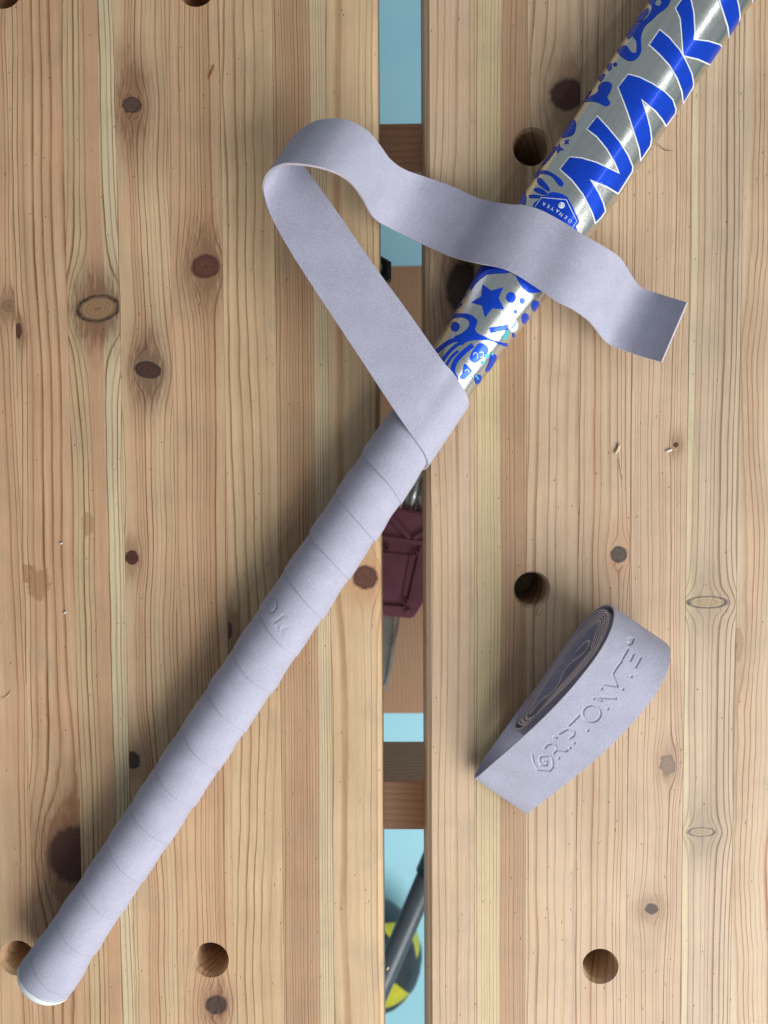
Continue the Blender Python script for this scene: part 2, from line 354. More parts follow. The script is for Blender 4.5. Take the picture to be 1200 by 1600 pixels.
# ------------------------------------------------------------------ workbench
bench = thing("workbench", "laminated pine workbench with a slot down the middle and round dog holes", "workbench")
SLAB = 0.058
GX0 = (P(592.5, 300, T)[0] + P(597.5, 1450, T)[0]) / 2      # right edge of the left slab
GX1 = (P(664.5, 300, T)[0] + P(668.5, 1450, T)[0]) / 2      # left edge of the right slab
Y0, Y1 = -0.335, 0.315
MAROON = (0.085, 0.028, 0.018); RED = (0.115, 0.040, 0.024); DARK = (0.05, 0.028, 0.02); TAN = (0.29, 0.17, 0.09)
def K(p, r, col=MAROON, **kw): return dict(p=p, r=r, col=col, **kw)
YEL = (0.63, 0.458, 0.278); YELR = (0.60, 0.45, 0.315); OLI = (0.57, 0.44, 0.26)
staves = [   # (left pixel, right pixel) at picture row 610 / 850, material arguments
 ("L", -54, 27, dict(seed=1, spacing=3.4, knots=[K((15, 478), (13, 9), TAN, halo=.7, rim=.2)], contrast=.75)),
 ("L", 27, 108, dict(seed=2, spacing=3.9, early=EARLY, heart=PINK, heart_amt=.85, contrast=.8,
     knots=[K((29, 517), (5, 12), RED, halo=.8, rim=.3, sx=3, sy=2.5), K((116, 1336), (41, 46), MAROON, halo=.85, rim=.35, sy=2.3, nr=40)],
     stains=[((25, 897), (28, 22), (0.30, 0.155, 0.07), .6), ((60, 912), (22, 30), (0.30, 0.155, 0.07), .6)])),
 ("L", 108, 189, dict(seed=3, spacing=3.0, early=OLI, heart=PINK, heart_amt=.5, contrast=.85,
     knots=[K((153, 482), (32, 19), TAN, rot=8, rim=1.0, halo=.95, nr=30, sx=1.5, sy=3.4, rag=.16, hcol=(0.17, 0.085, 0.045))],
     bands=[(140, 168, PINK, .75, 2.0), (166, 192, PALE, .95, .5)],
     stains=[((137, 818), (12, 22), (0.32, 0.17, 0.08), .55), ((96, 832), (14, 16), (0.32, 0.17, 0.08), .45)])),
 ("L", 189, 270, dict(seed=4, spacing=2.35, early=YEL, late=(0.27, 0.135, 0.06), heart=PINK, heart_amt=.7, contrast=1.0, warp=2.0,
     knots=[K((206, 164), (14, 11), (0.10, 0.06, 0.045), rim=.8, halo=.85, sx=2.2, sy=7, rag=.6),
            K((231, 578), (19, 12), (0.075, 0.032, 0.022), rim=1.0, halo=.95, rot=-10, rag=.25, hcol=(0.15, 0.08, 0.05), sx=1.6, sy=5),
            K((206, 871), (11, 11), MAROON, halo=.7, rim=.3, rag=.5), K((207, 1188), (12, 14), (0.06, 0.035, 0.03), halo=.6, rim=.3, rag=.6)])),
 ("L", 270, 351, dict(seed=5, spacing=2.7, early=EARLY, heart=PINK, heart_amt=.6, contrast=.85, warp=1.2,
     knots=[K((321, 416), (21, 17), RED, rim=.65, halo=.85, sx=1.8, sy=4.2, rot=10, nr=34, crack=1),
            K((338, 1570), (17, 15), (0.075, 0.042, 0.03), rim=.6, halo=.8, rot=15, nr=30, sy=2.6)],
     bands=[(322, 338, (0.46, 0.25, 0.13), .55, 2.5)])),
 ("L", 351, 432, dict(seed=6, spacing=6.2, early=YEL, heart=(0.54, 0.36, 0.20), heart_amt=.6, contrast=.65, warp=2.4,
     knots=[K((357, 985), (6, 14), RED, halo=.8, rim=.2, sx=3.5, sy=4)])),
 ("L", 432, 513, dict(seed=7, spacing=1.55, early=(0.48, 0.315, 0.18), late=(0.24, 0.11, 0.045), heart=(0.43, 0.255, 0.145), heart_amt=.7, contrast=.9, warp=.8, jitter=.4,
     bands=[(492, 515, PALE, .75, .5)])),
 ("L", 513, None, dict(seed=8, spacing=6.0, early=YEL, heart=(0.52, 0.35, 0.19), heart_amt=.5, contrast=.65, warp=1.6,
     knots=[K((571, 902), (19, 18), RED, rim=.5, halo=.75, nr=42, sx=1.7, sy=2.6, hcol=(0.45, 0.22, 0.10), crack=1)])),
 ("R", None, 741, dict(seed=29, spacing=5.0, early=YELR, heart=(0.55, 0.38, 0.22), heart_amt=.6, contrast=.7, warp=1.2,
     knots=[K((727, 452), (28, 40), (0.07, 0.035, 0.025), rim=.5, halo=.8, sx=1.6, sy=2.6, nr=40)])),
 ("R", 741, 822, dict(seed=10, spacing=1.9, early=(0.56, 0.43, 0.24), late=(0.33, 0.18, 0.085), heart=(0.47, 0.31, 0.185), heart_amt=.5, contrast=.85, warp=.7, jitter=.4,
     bands=[(741, 782, (0.61, 0.50, 0.30), .7, 1.0), (782, 822, (0.42, 0.255, 0.155), .85, 1.0)])),
 ("R", 822, 903, dict(seed=11, spacing=5.0, early=YELR, heart=(0.55, 0.38, 0.21), heart_amt=.5, contrast=.72, warp=1.5,
     knots=[K((886, 148), (25, 23), MAROON, rot=15, rim=.45, halo=.5, nr=44, sx=1.8, sy=3.6)], rough_tex=.3)),
 ("R", 903, 984, dict(seed=12, spacing=3.2, early=(0.58, 0.432, 0.30), heart=(0.51, 0.34, 0.20), heart_amt=.6, contrast=.8, warp=1.3,
     knots=[K((967, 866), (12, 12), (0.10, 0.075, 0.06), rim=.8, halo=.55, hcol=(0.42, 0.22, 0.12), sx=2.2, sy=5)], rough_tex=.2)),
 ("R", 984, 1072, dict(seed=13, spacing=2.3, early=(0.58, 0.432, 0.30), heart=(0.50, 0.335, 0.205), heart_amt=.6, contrast=.75, warp=1.0,
     cath=dict(p=(1041, 900), c=26.0, sl=.055, w=11.0),
     knots=[K((1056, 695), (4, 4), MAROON, rim=.4, halo=.6, sx=3, sy=5), K((1018, 1420), (10, 9), (0.09, 0.055, 0.045), rim=.2, halo=.55, rag=.7, sx=2.5, sy=3),
            K((1043, 1195), (12, 16), (0.24, 0.165, 0.12), rim=.1, halo=.5, rag=.9, sy=2.5, nr=4)], rough_tex=.3)),
 ("R", 1072, 1152, dict(seed=14, spacing=2.75, early=(0.55, 0.43, 0.30), late=(0.26, 0.165, 0.105), heart=(0.48, 0.34, 0.23), heart_amt=.5, contrast=1.0, warp=.9, jitter=.5,
     knots=[K((1105, 941), (30, 9), (0.40, 0.305, 0.19), rim=1.0, halo=.4, amp=.6, el=.75, rcol=(0.08, 0.065, 0.055), sx=1.1, sy=7, nr=10, hcol=(0.24, 0.17, 0.12), rag=.2),
            K((1096, 1300), (21, 7), (0.38, 0.295, 0.185), rim=1.0, halo=.5, amp=.6, el=.8, rcol=(0.08, 0.07, 0.06), sx=1.3, sy=8, nr=10, hcol=(0.22, 0.16, 0.12), rag=.2)],
     bands=[(1074, 1085, PALE, .8, .4)])),
 ("R", 1152, 1233, dict(seed=15, spacing=4.2, early=(0.56, 0.43, 0.295), heart=(0.51, 0.34, 0.21), heart_amt=.6, contrast=.75, warp=3.4,
     knots=[K((1149, 1010), (12, 30), (0.36, 0.24, 0.15), rim=.0, halo=.25, rag=.9, nr=3)])),
 ("R", 1233, 1314, dict(seed=16, spacing=3.0)),
]
HOLES = [P(*p, T)[:2] for p in ((27, 1497), (329.5, 1500), (4, -17), (306, -20), (830.5, 229), (831, 921), (938, 1510))]
HOLE_R = 0.0086; HOLE_TOP = 0.0097

def plank_mesh(name, x0, x1, holes, mat, parent, cham0=0.0, cham1=0.0):
    """a stave: box with chamfered long edges and real bored holes (walls down to the stave's depth)"""
    g = 0.00004
    zt = T + rng.uniform(-0.00004, 0.00004)
    x0 += g; x1 -= g
    bm = bmesh.new()
    prof = []
    c = cham0
    prof += [(x0, zt - SLAB), (x0, zt - (c or 0.00015)), (x0 + (c or 0.00015), zt)]
    c = cham1
    prof += [(x1 - (c or 0.00015), zt), (x1, zt - (c or 0.00015)), (x1, zt - SLAB)]
    vs0 = [bm.verts.new((x, Y0, z)) for x, z in prof]; vs1 = [bm.verts.new((x, Y1, z)) for x, z in prof]
    k = len(prof)
    for i in range(k):
        j = (i + 1) % k; bm.faces.new((vs0[i], vs0[j], vs1[j], vs1[i]))
    bm.faces.new(vs0); bm.faces.new(list(reversed(vs1)))
    o = bm_obj(name, bm, mat, parent)
    cuts = [h for h in holes if x0 - HOLE_TOP < h[0] < x1 + HOLE_TOP]
    for h in cuts:
        cb = bmesh.new(); NB = 64
        rings = [[cb.verts.new((h[0] + r * math.cos(2 * math.pi * q / NB), h[1] + r * math.sin(2 * math.pi * q / NB), T + z)) for q in range(NB)]
                 for r, z in ((HOLE_R, -0.047), (HOLE_R, -0.0030), (HOLE_TOP + 0.0003, 0.0008), (HOLE_TOP + 0.0003, 0.01))]
        for A_, B_ in zip(rings[:-1], rings[1:]):
            for q in range(NB): cb.faces.new((A_[q], A_[(q + 1) % NB], B_[(q + 1) % NB], B_[q]))
        cb.faces.new(rings[0][::-1]); cb.faces.new(rings[-1])
        co = bm_obj("bore", cb, mat)
        md = o.modifiers.new("bore", 'BOOLEAN'); md.operation = 'DIFFERENCE'; md.object = co; md.solver = 'EXACT'
        dg = bpy.context.evaluated_depsgraph_get()
        me = bpy.data.meshes.new_from_object(o.evaluated_get(dg)); o.modifiers.clear()
        old = o.data; o.data = me; bpy.data.meshes.remove(old)
        cm = co.data; bpy.data.objects.remove(co); bpy.data.meshes.remove(cm)
    return o

slabs = {}
for side in "LR":
    e = bpy.data.objects.new("worktop", None); e.empty_display_size = 0.02; link(e, bench); slabs[side] = e
for i, (side, a, b, kw) in enumerate(staves):
    row = 610 if side == "L" else 850
    x0 = GX1 if a is None else P(a, row, T)[0]
    x1 = GX0 if b is None else P(b, row, T)[0]
    mat = pine("pine_stave_%02d" % i, **kw)
    plank_mesh("plank", x0, x1, HOLES, mat, slabs[side], cham0=0.0024 if a is None else 0, cham1=0.0024 if b is None else 0)

# rails under the top, the lower shelf and the legs
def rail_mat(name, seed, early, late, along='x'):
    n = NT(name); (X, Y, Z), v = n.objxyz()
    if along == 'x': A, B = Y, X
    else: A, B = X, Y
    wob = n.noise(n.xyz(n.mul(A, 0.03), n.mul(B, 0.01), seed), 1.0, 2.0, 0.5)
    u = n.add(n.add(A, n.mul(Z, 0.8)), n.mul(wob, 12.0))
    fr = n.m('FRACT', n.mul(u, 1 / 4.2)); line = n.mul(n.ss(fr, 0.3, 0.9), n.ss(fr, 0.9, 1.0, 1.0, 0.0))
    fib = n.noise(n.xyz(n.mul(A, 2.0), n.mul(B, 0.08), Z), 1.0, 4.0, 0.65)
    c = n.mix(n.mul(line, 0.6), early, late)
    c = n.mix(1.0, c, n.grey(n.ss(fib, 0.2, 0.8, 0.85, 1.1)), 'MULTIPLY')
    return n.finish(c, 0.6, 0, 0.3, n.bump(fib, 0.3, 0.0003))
RAIL = rail_mat("rail_pine", 3, (0.74, 0.46, 0.33), (0.55, 0.31, 0.21))
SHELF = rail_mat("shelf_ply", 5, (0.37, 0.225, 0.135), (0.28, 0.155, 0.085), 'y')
zr = T - SLAB - 0.0005
def rail(y_far, y_near, h):
    ya, yb = P(630, y_far, zr)[1], P(630, y_near, zr)[1]
    bm = bmesh.new(); add_box(bm, (-0.26, min(ya, yb), zr - h), (0.27, max(ya, yb), zr), 0.0012)
    bm_obj("cross_rail", bm, RAIL, bench)
    return min(ya, yb), max(ya, yb)
r1 = rail(192, 268, 0.075)
r2 = rail(1297, 1220, 0.070)
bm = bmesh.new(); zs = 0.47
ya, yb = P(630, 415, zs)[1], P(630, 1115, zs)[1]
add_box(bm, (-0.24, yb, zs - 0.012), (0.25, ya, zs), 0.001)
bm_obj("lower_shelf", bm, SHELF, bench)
for (lx, ly) in ((-0.235, r1[0]), (0.245, r1[0]), (-0.235, r2[1]), (0.245, r2[1])):
    bm = bmesh.new()
    yy = (ly + 0.0005, ly + 0.05) if ly < 0 else (ly - 0.05, ly - 0.0005)
    if ly == r1[0]: yy = (ly - 0.05, ly - 0.0005)
    add_box(bm, (lx - 0.022, yy[0], 0.0), (lx + 0.022, yy[1], zr - 0.0005), 0.0015)
    bm_obj("leg", bm, RAIL, bench)

# black knob of the bench vice, hanging beside the slot under the left slab
knob = thing("clamp_knob", "black plastic hexagonal knob beside the slot under the left slab", "knob")
BLK = plain("black_plastic", (0.018, 0.018, 0.02), 0.45, 0, 0.4)
STEEL = plain("steel", (0.55, 0.56, 0.57), 0.30, 1.0, 0.5, var=0.08)
kz = T - SLAB - 0.012
kc = P(590, 424, kz)
bm = bmesh.new()
for (za, zb, ra, rb_) in ((-0.010, -0.006, 0.0075, 0.0095), (-0.006, 0.003, 0.0095, 0.0095), (0.003, 0.006, 0.0095, 0.0070)):
    add_tube(bm, (kc[0], kc[1], kz + za), (kc[0], kc[1], kz + zb), ra, rb_, seg=6)
ko = bm_obj("knob_body", bm, BLK, knob)
bm = bmesh.new(); add_tube(bm, (kc[0], kc[1], kz + 0.0062), (kc[0], kc[1], kz + 0.0115), 0.003, seg=20)
bm_obj("bolt", bm, STEEL, knob)

# maroon clamp lying under the slot
clamp = thing("bar_clamp", "maroon plastic clamp head on steel bars seen through the slot", "clamp")
PLUM = plain("maroon_plastic", (0.30, 0.105, 0.165), 0.42, 0, 0.45, var=0.15, scale=35)
cz = T - 0.28
def cp(px, py, dz=0.0): return P(px, py, cz + dz)
outline = [(575, 792), (600, 790), (658, 801), (672, 803), (672, 925), (645, 967), (600, 962), (560, 958), (560, 800)]
def prism(name, pts, z0, z1, mat, parent, bev=0.0008):
    bm = bmesh.new()
    top = [bm.verts.new(tuple(P(x, y, z1)[:2]) + (z1,)) for x, y in pts]
    f = bm.faces.new(top)
    ex = bmesh.ops.extrude_face_region(bm, geom=[f])
    bmesh.ops.translate(bm, verts=[v for v in ex['geom'] if isinstance(v, bmesh.types.BMVert)], vec=(0, 0, z0 - z1))
    bmesh.ops.recalc_face_normals(bm, faces=bm.faces)
    if bev: bmesh.ops.bevel(bm, geom=list(bm.edges), offset=bev, segments=2, affect='EDGES')
    return bm_obj(name, bm, mat, parent)
prism("housing", outline, cz - 0.03, cz, PLUM, clamp, 0.0015)
def bar_px(p, q, wd):
    p, q = np.array(p, float), np.array(q, float); d = (q - p) / np.linalg.norm(q - p); nn = np.array([-d[1], d[0]]) * wd / 2
    return [tuple(p + nn), tuple(q + nn), tuple(q - nn), tuple(p - nn)]
for seg in (bar_px((606, 802), (641, 842), 8), bar_px((560, 836), (668, 850), 8), bar_px((646, 842), (670, 828), 7),
            bar_px((658, 852), (638, 942), 3), bar_px((641, 868), (628, 938), 2.5), bar_px((562, 944), (634, 949), 3)):
    prism("rib", seg, cz + 0.0003, cz + 0.0032, PLUM, clamp, 0.0006)
prism("cover_plate", [(562, 858), (650, 868), (634, 938), (562, 932)], cz + 0.0003, cz + 0.0016, PLUM, clamp, 0.0006)
for (sx, sy) in ((604, 856), (649, 865), (634, 940), (638, 957)):
    c = cp(sx, sy, 0.004); bm = bmesh.new()
    add_tube(bm, (c[0], c[1], cz + 0.0005), (c[0], c[1], cz + 0.0042), 0.0028, 0.0025, seg=24)
    so = bm_obj("screw_boss", bm, PLUM, clamp)
    if sy < 950:
        bm = bmesh.new(); add_tube(bm, (c[0], c[1], cz + 0.0043), (c[0], c[1], cz + 0.0047), 0.0016, seg=6); bm_obj("screw", bm, BLK, so)
def px_bar(name, p, q, r, z, mat, parent):
    a, b = P(*p, z), P(*q, z); bm = bmesh.new(); add_tube(bm, a, b, r, seg=32); return bm_obj(name, bm, mat, parent, True)
px_bar("steel_bar", (652, 730), (634, 815), 0.0062, cz - 0.012, STEEL, clamp)
px_bar("steel_bar", (668, 745), (654, 815), 0.0045, cz - 0.012, STEEL, clamp)
prism("steel_strip", [(600, 955), (618, 955), (608, 1060), (592, 1080)], cz - 0.034, cz - 0.031, STEEL, clamp, 0.0004)
prism("steel_strip", [(621, 955), (627, 955), (606, 1075), (600, 1085)], cz - 0.030, cz - 0.024, STEEL, clamp, 0.0004)
px_bar("support_rod", (560, 880), (560, 881), 0.004, cz, STEEL, clamp)

# ball on the floor
ball = thing("ball", "black ball with yellow triangular patches on the floor under the slot", "ball")
BLKB = plain("ball_black", (0.035, 0.045, 0.055), 0.45, 0, 0.45); YELB = plain("ball_yellow", (0.62, 0.60, 0.04), 0.42, 0, 0.45)
BR = 0.085; bc = P(578, 1492, BR); bc[2] = BR
bm = bmesh.new(); bmesh.ops.create_icosphere(bm, subdivisions=4, radius=BR - 0.001, matrix=Matrix.Translation(bc)); bm_obj("bladder", bm, BLKB, ball, True)
bm = bmesh.new(); bmesh.ops.create_icosphere(bm, subdivisions=2, radius=1.0, matrix=Matrix.Rotation(0.35, 4, 'Y') @ Matrix.Rotation(0.5, 4, 'X'))
for fi, f in enumerate(list(bm.faces)):
    a, b, c = [np.array(v.co) for v in f.verts]; ctr = (a + b + c) / 3
    N = 5; V = []; idx = {}; Q = []
    for i in range(N + 1):
        for j in range(N + 1 - i):
            p = a + (b - a) * i / N + (c - a) * j / N; p = ctr + (p - ctr) * 0.985; p /= np.linalg.norm(p)
            edge = min(i, j, N - i - j); idx[i, j] = len(V); V.append(bc + p * (BR - (0.0009 if edge == 0 else 0)))
    for i in range(N):
        for j in range(N - i):
            Q.append((idx[i, j], idx[i + 1, j], idx[i, j + 1]))
            if i + j < N - 1: Q.append((idx[i + 1, j], idx[i + 1, j + 1], idx[i, j + 1]))
    mesh_np("panel", V, Q, YELB if (fi * 7) % 10 < 3 else BLKB, ball)
bm.free()

# pole leaning below the slot
pole = thing("pole", "dark grey pole slanting below the slot in front of the black and yellow ball", "pole")
GREYP = plain("grey_coated_tube", (0.075, 0.095, 0.115), 0.33, 0.1, 0.5, var=.06)
pz = 0.50
pa, pb = P(678, 1345, pz), P(553, 1640, pz)
pd = (pb - pa) / np.linalg.norm(pb - pa)
bm = bmesh.new(); add_tube(bm, pa - pd * 0.10, pb + pd * 0.25, 0.0115, seg=48); bm_obj("tube", bm, GREYP, pole, True)
bm = bmesh.new(); add_tube(bm, pa - pd * 0.02, pa + pd * 0.016, 0.0138, seg=48); bm_obj("collar", bm, BLK, pole, True)

# ------------------------------------------------------------------ hockey stick
ZC = T + 0.0160
AX0 = P(*(lambda y: (159 - .670 * (y - 1399), y))(1529), ZC); AX1 = P(*(lambda y: (159 - .670 * (y - 1399), y))(20), ZC)
SD = (AX1 - AX0); SD /= np.linalg.norm(SD); STICK_DIR = SD
SN = np.array([SD[1], -SD[0], 0.0])        # to the right of the stick (lower right in the picture)
def axial(px, py):
    return float((P(px, py, ZC) - AX0) @ SD)
def ax_row(y): return axial(159 - .670 * (y - 1399), y)
_wr = [(1529, 78), (1399, 77), (731, 86), (620, 88), (575, 91), (518, 96.5), (460, 107), (420, 113), (370, 120), (335, 123.5), (250, 126), (36, 131), (-250, 133)]
_ha = np.array([ax_row(y) for y, _ in _wr]); _hw = np.array([w_ / 2 * 0.384 / F for _, w_ in _wr])
_hb = np.array([0.0124, 0.0122, 0.0137, 0.0138, 0.0139, 0.0145, 0.0150, 0.0153, 0.0156, 0.0157, 0.0157, 0.0157, 0.0157])
_hn = np.array([2, 2, 2, 2, 2.0, 2.0, 2.05, 2.1, 2.12, 2.15, 2.2, 2.2, 2.2])
def shaft_pt(a, ph):
    A = np.interp(a, _ha, _hw); B = np.interp(a, _ha, _hb); nn = np.interp(a, _ha, _hn)
    c, s = np.cos(ph), np.sin(ph)
    x = A * np.sign(c) * np.abs(c) ** (2 / nn); z = B * np.sign(s) * np.abs(s) ** (2 / nn)
    return AX0 + np.outer(np.atleast_1d(a), SD) + np.outer(x, SN) + np.outer(z, [0, 0, 1])

stick = thing("hockey_stick", "silver field hockey stick with blue lettering and cartoon shapes lying across the bench", "hockey stick")
FOIL = foil(); BLUE = ink("blue_ink", (0.003, 0.072, 0.74)); WHITE = ink("white_ink", (0.80, 0.86, 0.90), 0.0, 0.35)
CYAN = ink("cyan_ink", (0.10, 0.55, 0.62), 0.3, 0.3)
NA, NP = 420, 200
aa = np.linspace(0.004, _ha[-1], NA); pp = np.linspace(0, 2 * math.pi, NP, endpoint=False)
G = np.array([shaft_pt(np.full(NP, a), pp) for a in aa])
V = G.reshape(-1, 3)
i, j = np.meshgrid(np.arange(NA - 1), np.arange(NP), indexing='ij'); j2 = (j + 1) % NP
Q = np.stack([i * NP + j, i * NP + j2, (i + 1) * NP + j2, (i + 1) * NP + j], -1).reshape(-1, 4)
V = np.vstack([V, AX0 + SD * aa[-1]]); cap = [(NA - 1) * NP + k for k in range(NP)]
faces = [tuple(q) for q in Q] + [(cap[k], cap[(k + 1) % NP], len(V) - 1) for k in range(NP)]
shaft = mesh_np("shaft", V, faces, FOIL, stick)
bvh = BVHTree.FromPolygons([tuple(map(float, v)) for v in V], faces)
CAMV = Vector(CAM)
def on_shaft(px, py, off):
    for t in range(60):
        hit = bvh.ray_cast(CAMV, Vector(ray(px, py)))
        if hit[0] is not None:
            nn = hit[1] if hit[1].dot(CAMV - hit[0]) > 0 else -hit[1]
            return hit[0] + nn * (off * 1.8 + 0.00004)
        # walk toward the stick's centre line
        k = ((px - 159) * .5564 + (py - 1399) * -.8309)
        cx, cy = 159 + k * .5564, 1399 - k * .8309
        px += (cx - px) * 0.02; py += (cy - py) * 0.02
    return None

def dens(poly, step=3.0, closed=True):
    out = []; n = len(poly)
    for k in range(n if closed else n - 1):
        a, b = np.array(poly[k], float), np.array(poly[(k + 1) % n], float)
        m = max(1, int(np.linalg.norm(b - a) / step))
        for t in range(m): out.append(tuple(a + (b - a) * t / m))
    return out
def spline_closed(poly, n=6):
    p = np.array(poly, float); k = len(p); out = []
    for i in range(k):
        a, b, c, d = p[i - 1], p[i], p[(i + 1) % k], p[(i + 2) % k]
        for t in np.linspace(0, 1, n, endpoint=False):
            out.append(tuple(0.5 * (2 * b + (c - a) * t + (2 * a - 5 * b + 4 * c - d) * t * t + (3 * b - a - 3 * c + d) * t ** 3)))
    return out
def inside(pt, poly):
    x, y = pt; r = False; n = len(poly); j = n - 1
    for i in range(n):
        xi, yi = poly[i]; xj, yj = poly[j]
        if (yi > y) != (yj > y) and x < (xj - xi) * (y - yi) / (yj - yi + 1e-12) + xi: r = not r
        j = i
    return r
def decal(name, polys, mat, off, parent=stick, holes=(), grid=2.6):
    """flat print laid on the shaft: outline polygons (photo pixels) filled and dropped on to the curved surface"""
    bmv, bmf = [], []
    for poly in polys:
        bnd = dens(poly, 2.5); co = [Vector(p) for p in bnd]; nb = len(co)
        edges = [(k, (k + 1) % nb) for k in range(nb)]
        hol = [dens(h, 2.0) for h in holes]
        for h in hol:
            s = len(co); co += [Vector(p) for p in h]; edges += [(s + k, s + (k + 1) % len(h)) for k in range(len(h))]
        xs = [p[0] for p in bnd]; ys = [p[1] for p in bnd]
        gx = np.arange(min(xs), max(xs), grid); gy = np.arange(min(ys), max(ys), grid)
        for x in gx:
            for y in gy:
                if inside((x, y), bnd) and not any(inside((x, y), h) for h in hol): co.append(Vector((x, y)))
        v2, _, f2, _, _, _ = geometry.delaunay_2d_cdt(co, edges, [], 0, 1e-4)
        base = len(bmv); pts = [on_shaft(v.x, v.y, off) for v in v2]
        for v in pts: bmv.append(v if v is not None else Vector((0, 0, 0)))
        for f in f2:
            c = sum((v2[k] for k in f), Vector((0, 0))) / len(f)
            if not inside((c.x, c.y), bnd) or any(inside((c.x, c.y), h) for h in hol): continue
            if any(pts[k] is None for k in f): continue
            t = [base + k for k in f]
            nrm = (bmv[t[1]] - bmv[t[0]]).cross(bmv[t[2]] - bmv[t[0]])
            if nrm.dot(CAMV - bmv[t[0]]) < 0: t.reverse()
            bmf.append(tuple(t))
    if not bmf: return None
    return mesh_np(name, np.array(bmv), bmf, mat, parent)
def inset(poly, d):
    p = [np.array(q, float) for q in poly]; n = len(p)
    area = sum(p[k][0] * p[(k + 1) % n][1] - p[(k + 1) % n][0] * p[k][1] for k in range(n)); sg = 1 if area > 0 else -1
    out = []
    for k in range(n):
        a, b, c = p[k - 1], p[k], p[(k + 1) % n]
        e1 = (b - a) / (np.linalg.norm(b - a) + 1e-9); e2 = (c - b) / (np.linalg.norm(c - b) + 1e-9)
        n1 = np.array([-e1[1], e1[0]]) * sg; n2 = np.array([-e2[1], e2[0]]) * sg
        m = n1 + n2; m /= (np.linalg.norm(m) + 1e-9); k_ = d / max(0.45, m.dot(n1)); out.append(tuple(b + m * k_))
    return out
def C1(pts): return [(800 + x / 3, y / 3) for x, y in pts]
def C6(pts): return [(670 + x / 6, 400 + y / 6) for x, y in pts]
def CD(pts): return [(800 + x * 160 / 1164, 160 + y * 160 / 1164) for x, y in pts]
def CT(pts): return [(880 + x / 6, y / 6) for x, y in pts]

L_N = C1([(220, 795), (268, 733), (325, 738), (395, 758), (495, 806), (478, 765), (440, 700), (395, 645), (346, 607), (400, 540), (455, 600), (505, 660), (545, 725),
          (568, 780), (565, 805), (530, 860), (497, 912), (440, 878), (374, 850), (410, 905), (430, 950), (440, 990), (420, 1020), (388, 1052), (372, 1000), (330, 915), (280, 850)])
L_A = C1([(493, 410), (543, 345), (600, 360), (660, 390), (720, 430), (755, 465), (770, 510), (768, 532), (720, 597), (705, 570), (670, 525), (612, 475), (635, 540), (650, 600),
          (656, 650), (650, 685), (600, 758), (592, 700), (570, 630), (545, 550), (520, 480)])
L_K1 = C1([(638, 212), (692, 135), (740, 175), (790, 235), (820, 290), (845, 345), (853, 390), (850, 410), (800, 490), (792, 430), (770, 370), (735, 310), (690, 260)])
L_K2 = C1([(762, 40), (808, -25), (838, -20), (855, 60), (860, 150), (856, 183), (920, 190), (975, 206), (988, 222), (930, 308), (870, 282), (800, 266), (796, 240), (790, 150), (785, 90)])
L_A2 = [(x + 138.3, y - 191) for x, y in L_A]
for nm, polys in (("printed_letter", [L_N]), ("printed_letter", [L_A]), ("printed_letter", [L_K1, L_K2]), ("printed_letter", [L_A2])):
    o = decal("printed_letter", [inset(p, 2.1) for p in polys], BLUE, 0.00016)
    decal("letter_outline", polys, WHITE, 0.00008, o)

sm = spline_closed
drip = CT([(800, 20), (830, -60), (1010, -60), (1000, 20), (960, 80), (890, 130), (830, 190), (770, 240), (735, 320), (730, 400), (732, 480), (690, 550), (630, 572), (570, 550), (505, 490),
           (540, 440), (585, 425), (615, 455), (640, 488), (680, 495), (688, 440), (680, 380), (640, 335), (600, 325), (650, 250), (700, 215), (780, 170), (825, 100), (830, 60)])
decal("drip_print", [sm(drip, 4)], BLUE, 0.00008, holes=[sm(CT([(860, 25), (890, -10), (920, 15), (905, 52), (875, 52)]), 4)])
decal("splash_print", [sm(CT([(180, 950), (250, 905), (320, 865), (330, 810), (370, 770), (430, 770), (458, 800), (440, 860), (415, 910), (440, 960), (430, 985), (395, 995), (330, 965), (270, 950), (220, 955)]), 4)], BLUE, 0.00008)
decal("dot_print", [sm(CT([(465, 600), (490, 585), (508, 600), (490, 622), (470, 618)]), 4), sm(CT([(410, 620), (450, 590), (455, 640), (420, 665)]), 4), sm(CT([(335, 720), (380, 690), (395, 700), (370, 750), (340, 765)]), 4)], BLUE, 0.00008)
decal("splash_print", [sm(CD([(560, 370), (600, 290), (650, 210), (700, 190), (728, 230), (720, 320), (690, 370), (620, 395), (565, 405)]), 4)], BLUE, 0.00008)
def star4(cx, cy, r, k=.35, rot=0.2, n=4):
    return [(cx + (r if q % 2 == 0 else r * k) * math.cos(rot + q * math.pi / n), cy + (r if q % 2 == 0 else r * k) * math.sin(rot + q * math.pi / n)) for q in range(2 * n)]
decal("sparkle_print", [CD(star4(530, 525, 62, .42)), CD(star4(622, 450, 40, .42, .75))], BLUE, 0.00008)
decal("finger_print", [sm(CD([(280, 800), (350, 772), (420, 785), (500, 830), (560, 880), (585, 920), (575, 950), (540, 952), (505, 910), (450, 845), (380, 815), (310, 815)]), 4),
                       sm(CD([(285, 880), (300, 855), (340, 870), (395, 930), (430, 985), (425, 1008), (400, 1005), (340, 965), (290, 920)]), 4),
                       sm(CD([(250, 985), (290, 970), (350, 990), (400, 1030), (395, 1050), (330, 1045), (255, 1010)]), 4),
                       sm(CD([(190, 1060), (230, 1050), (300, 1055), (330, 1070), (310, 1090), (240, 1088), (200, 1085)]), 4)], BLUE, 0.00008)
badge = CD([(225, 1230), (245, 1150), (300, 1110), (330, 1065), (395, 1060), (430, 1025), (480, 1020), (570, 1040), (630, 1078), (700, 1210), (762, 1345), (758, 1370), (725, 1410), (770, 1530), (600, 1480), (380, 1320)])
bo = decal("badge_print", [badge], BLUE, 0.00008)
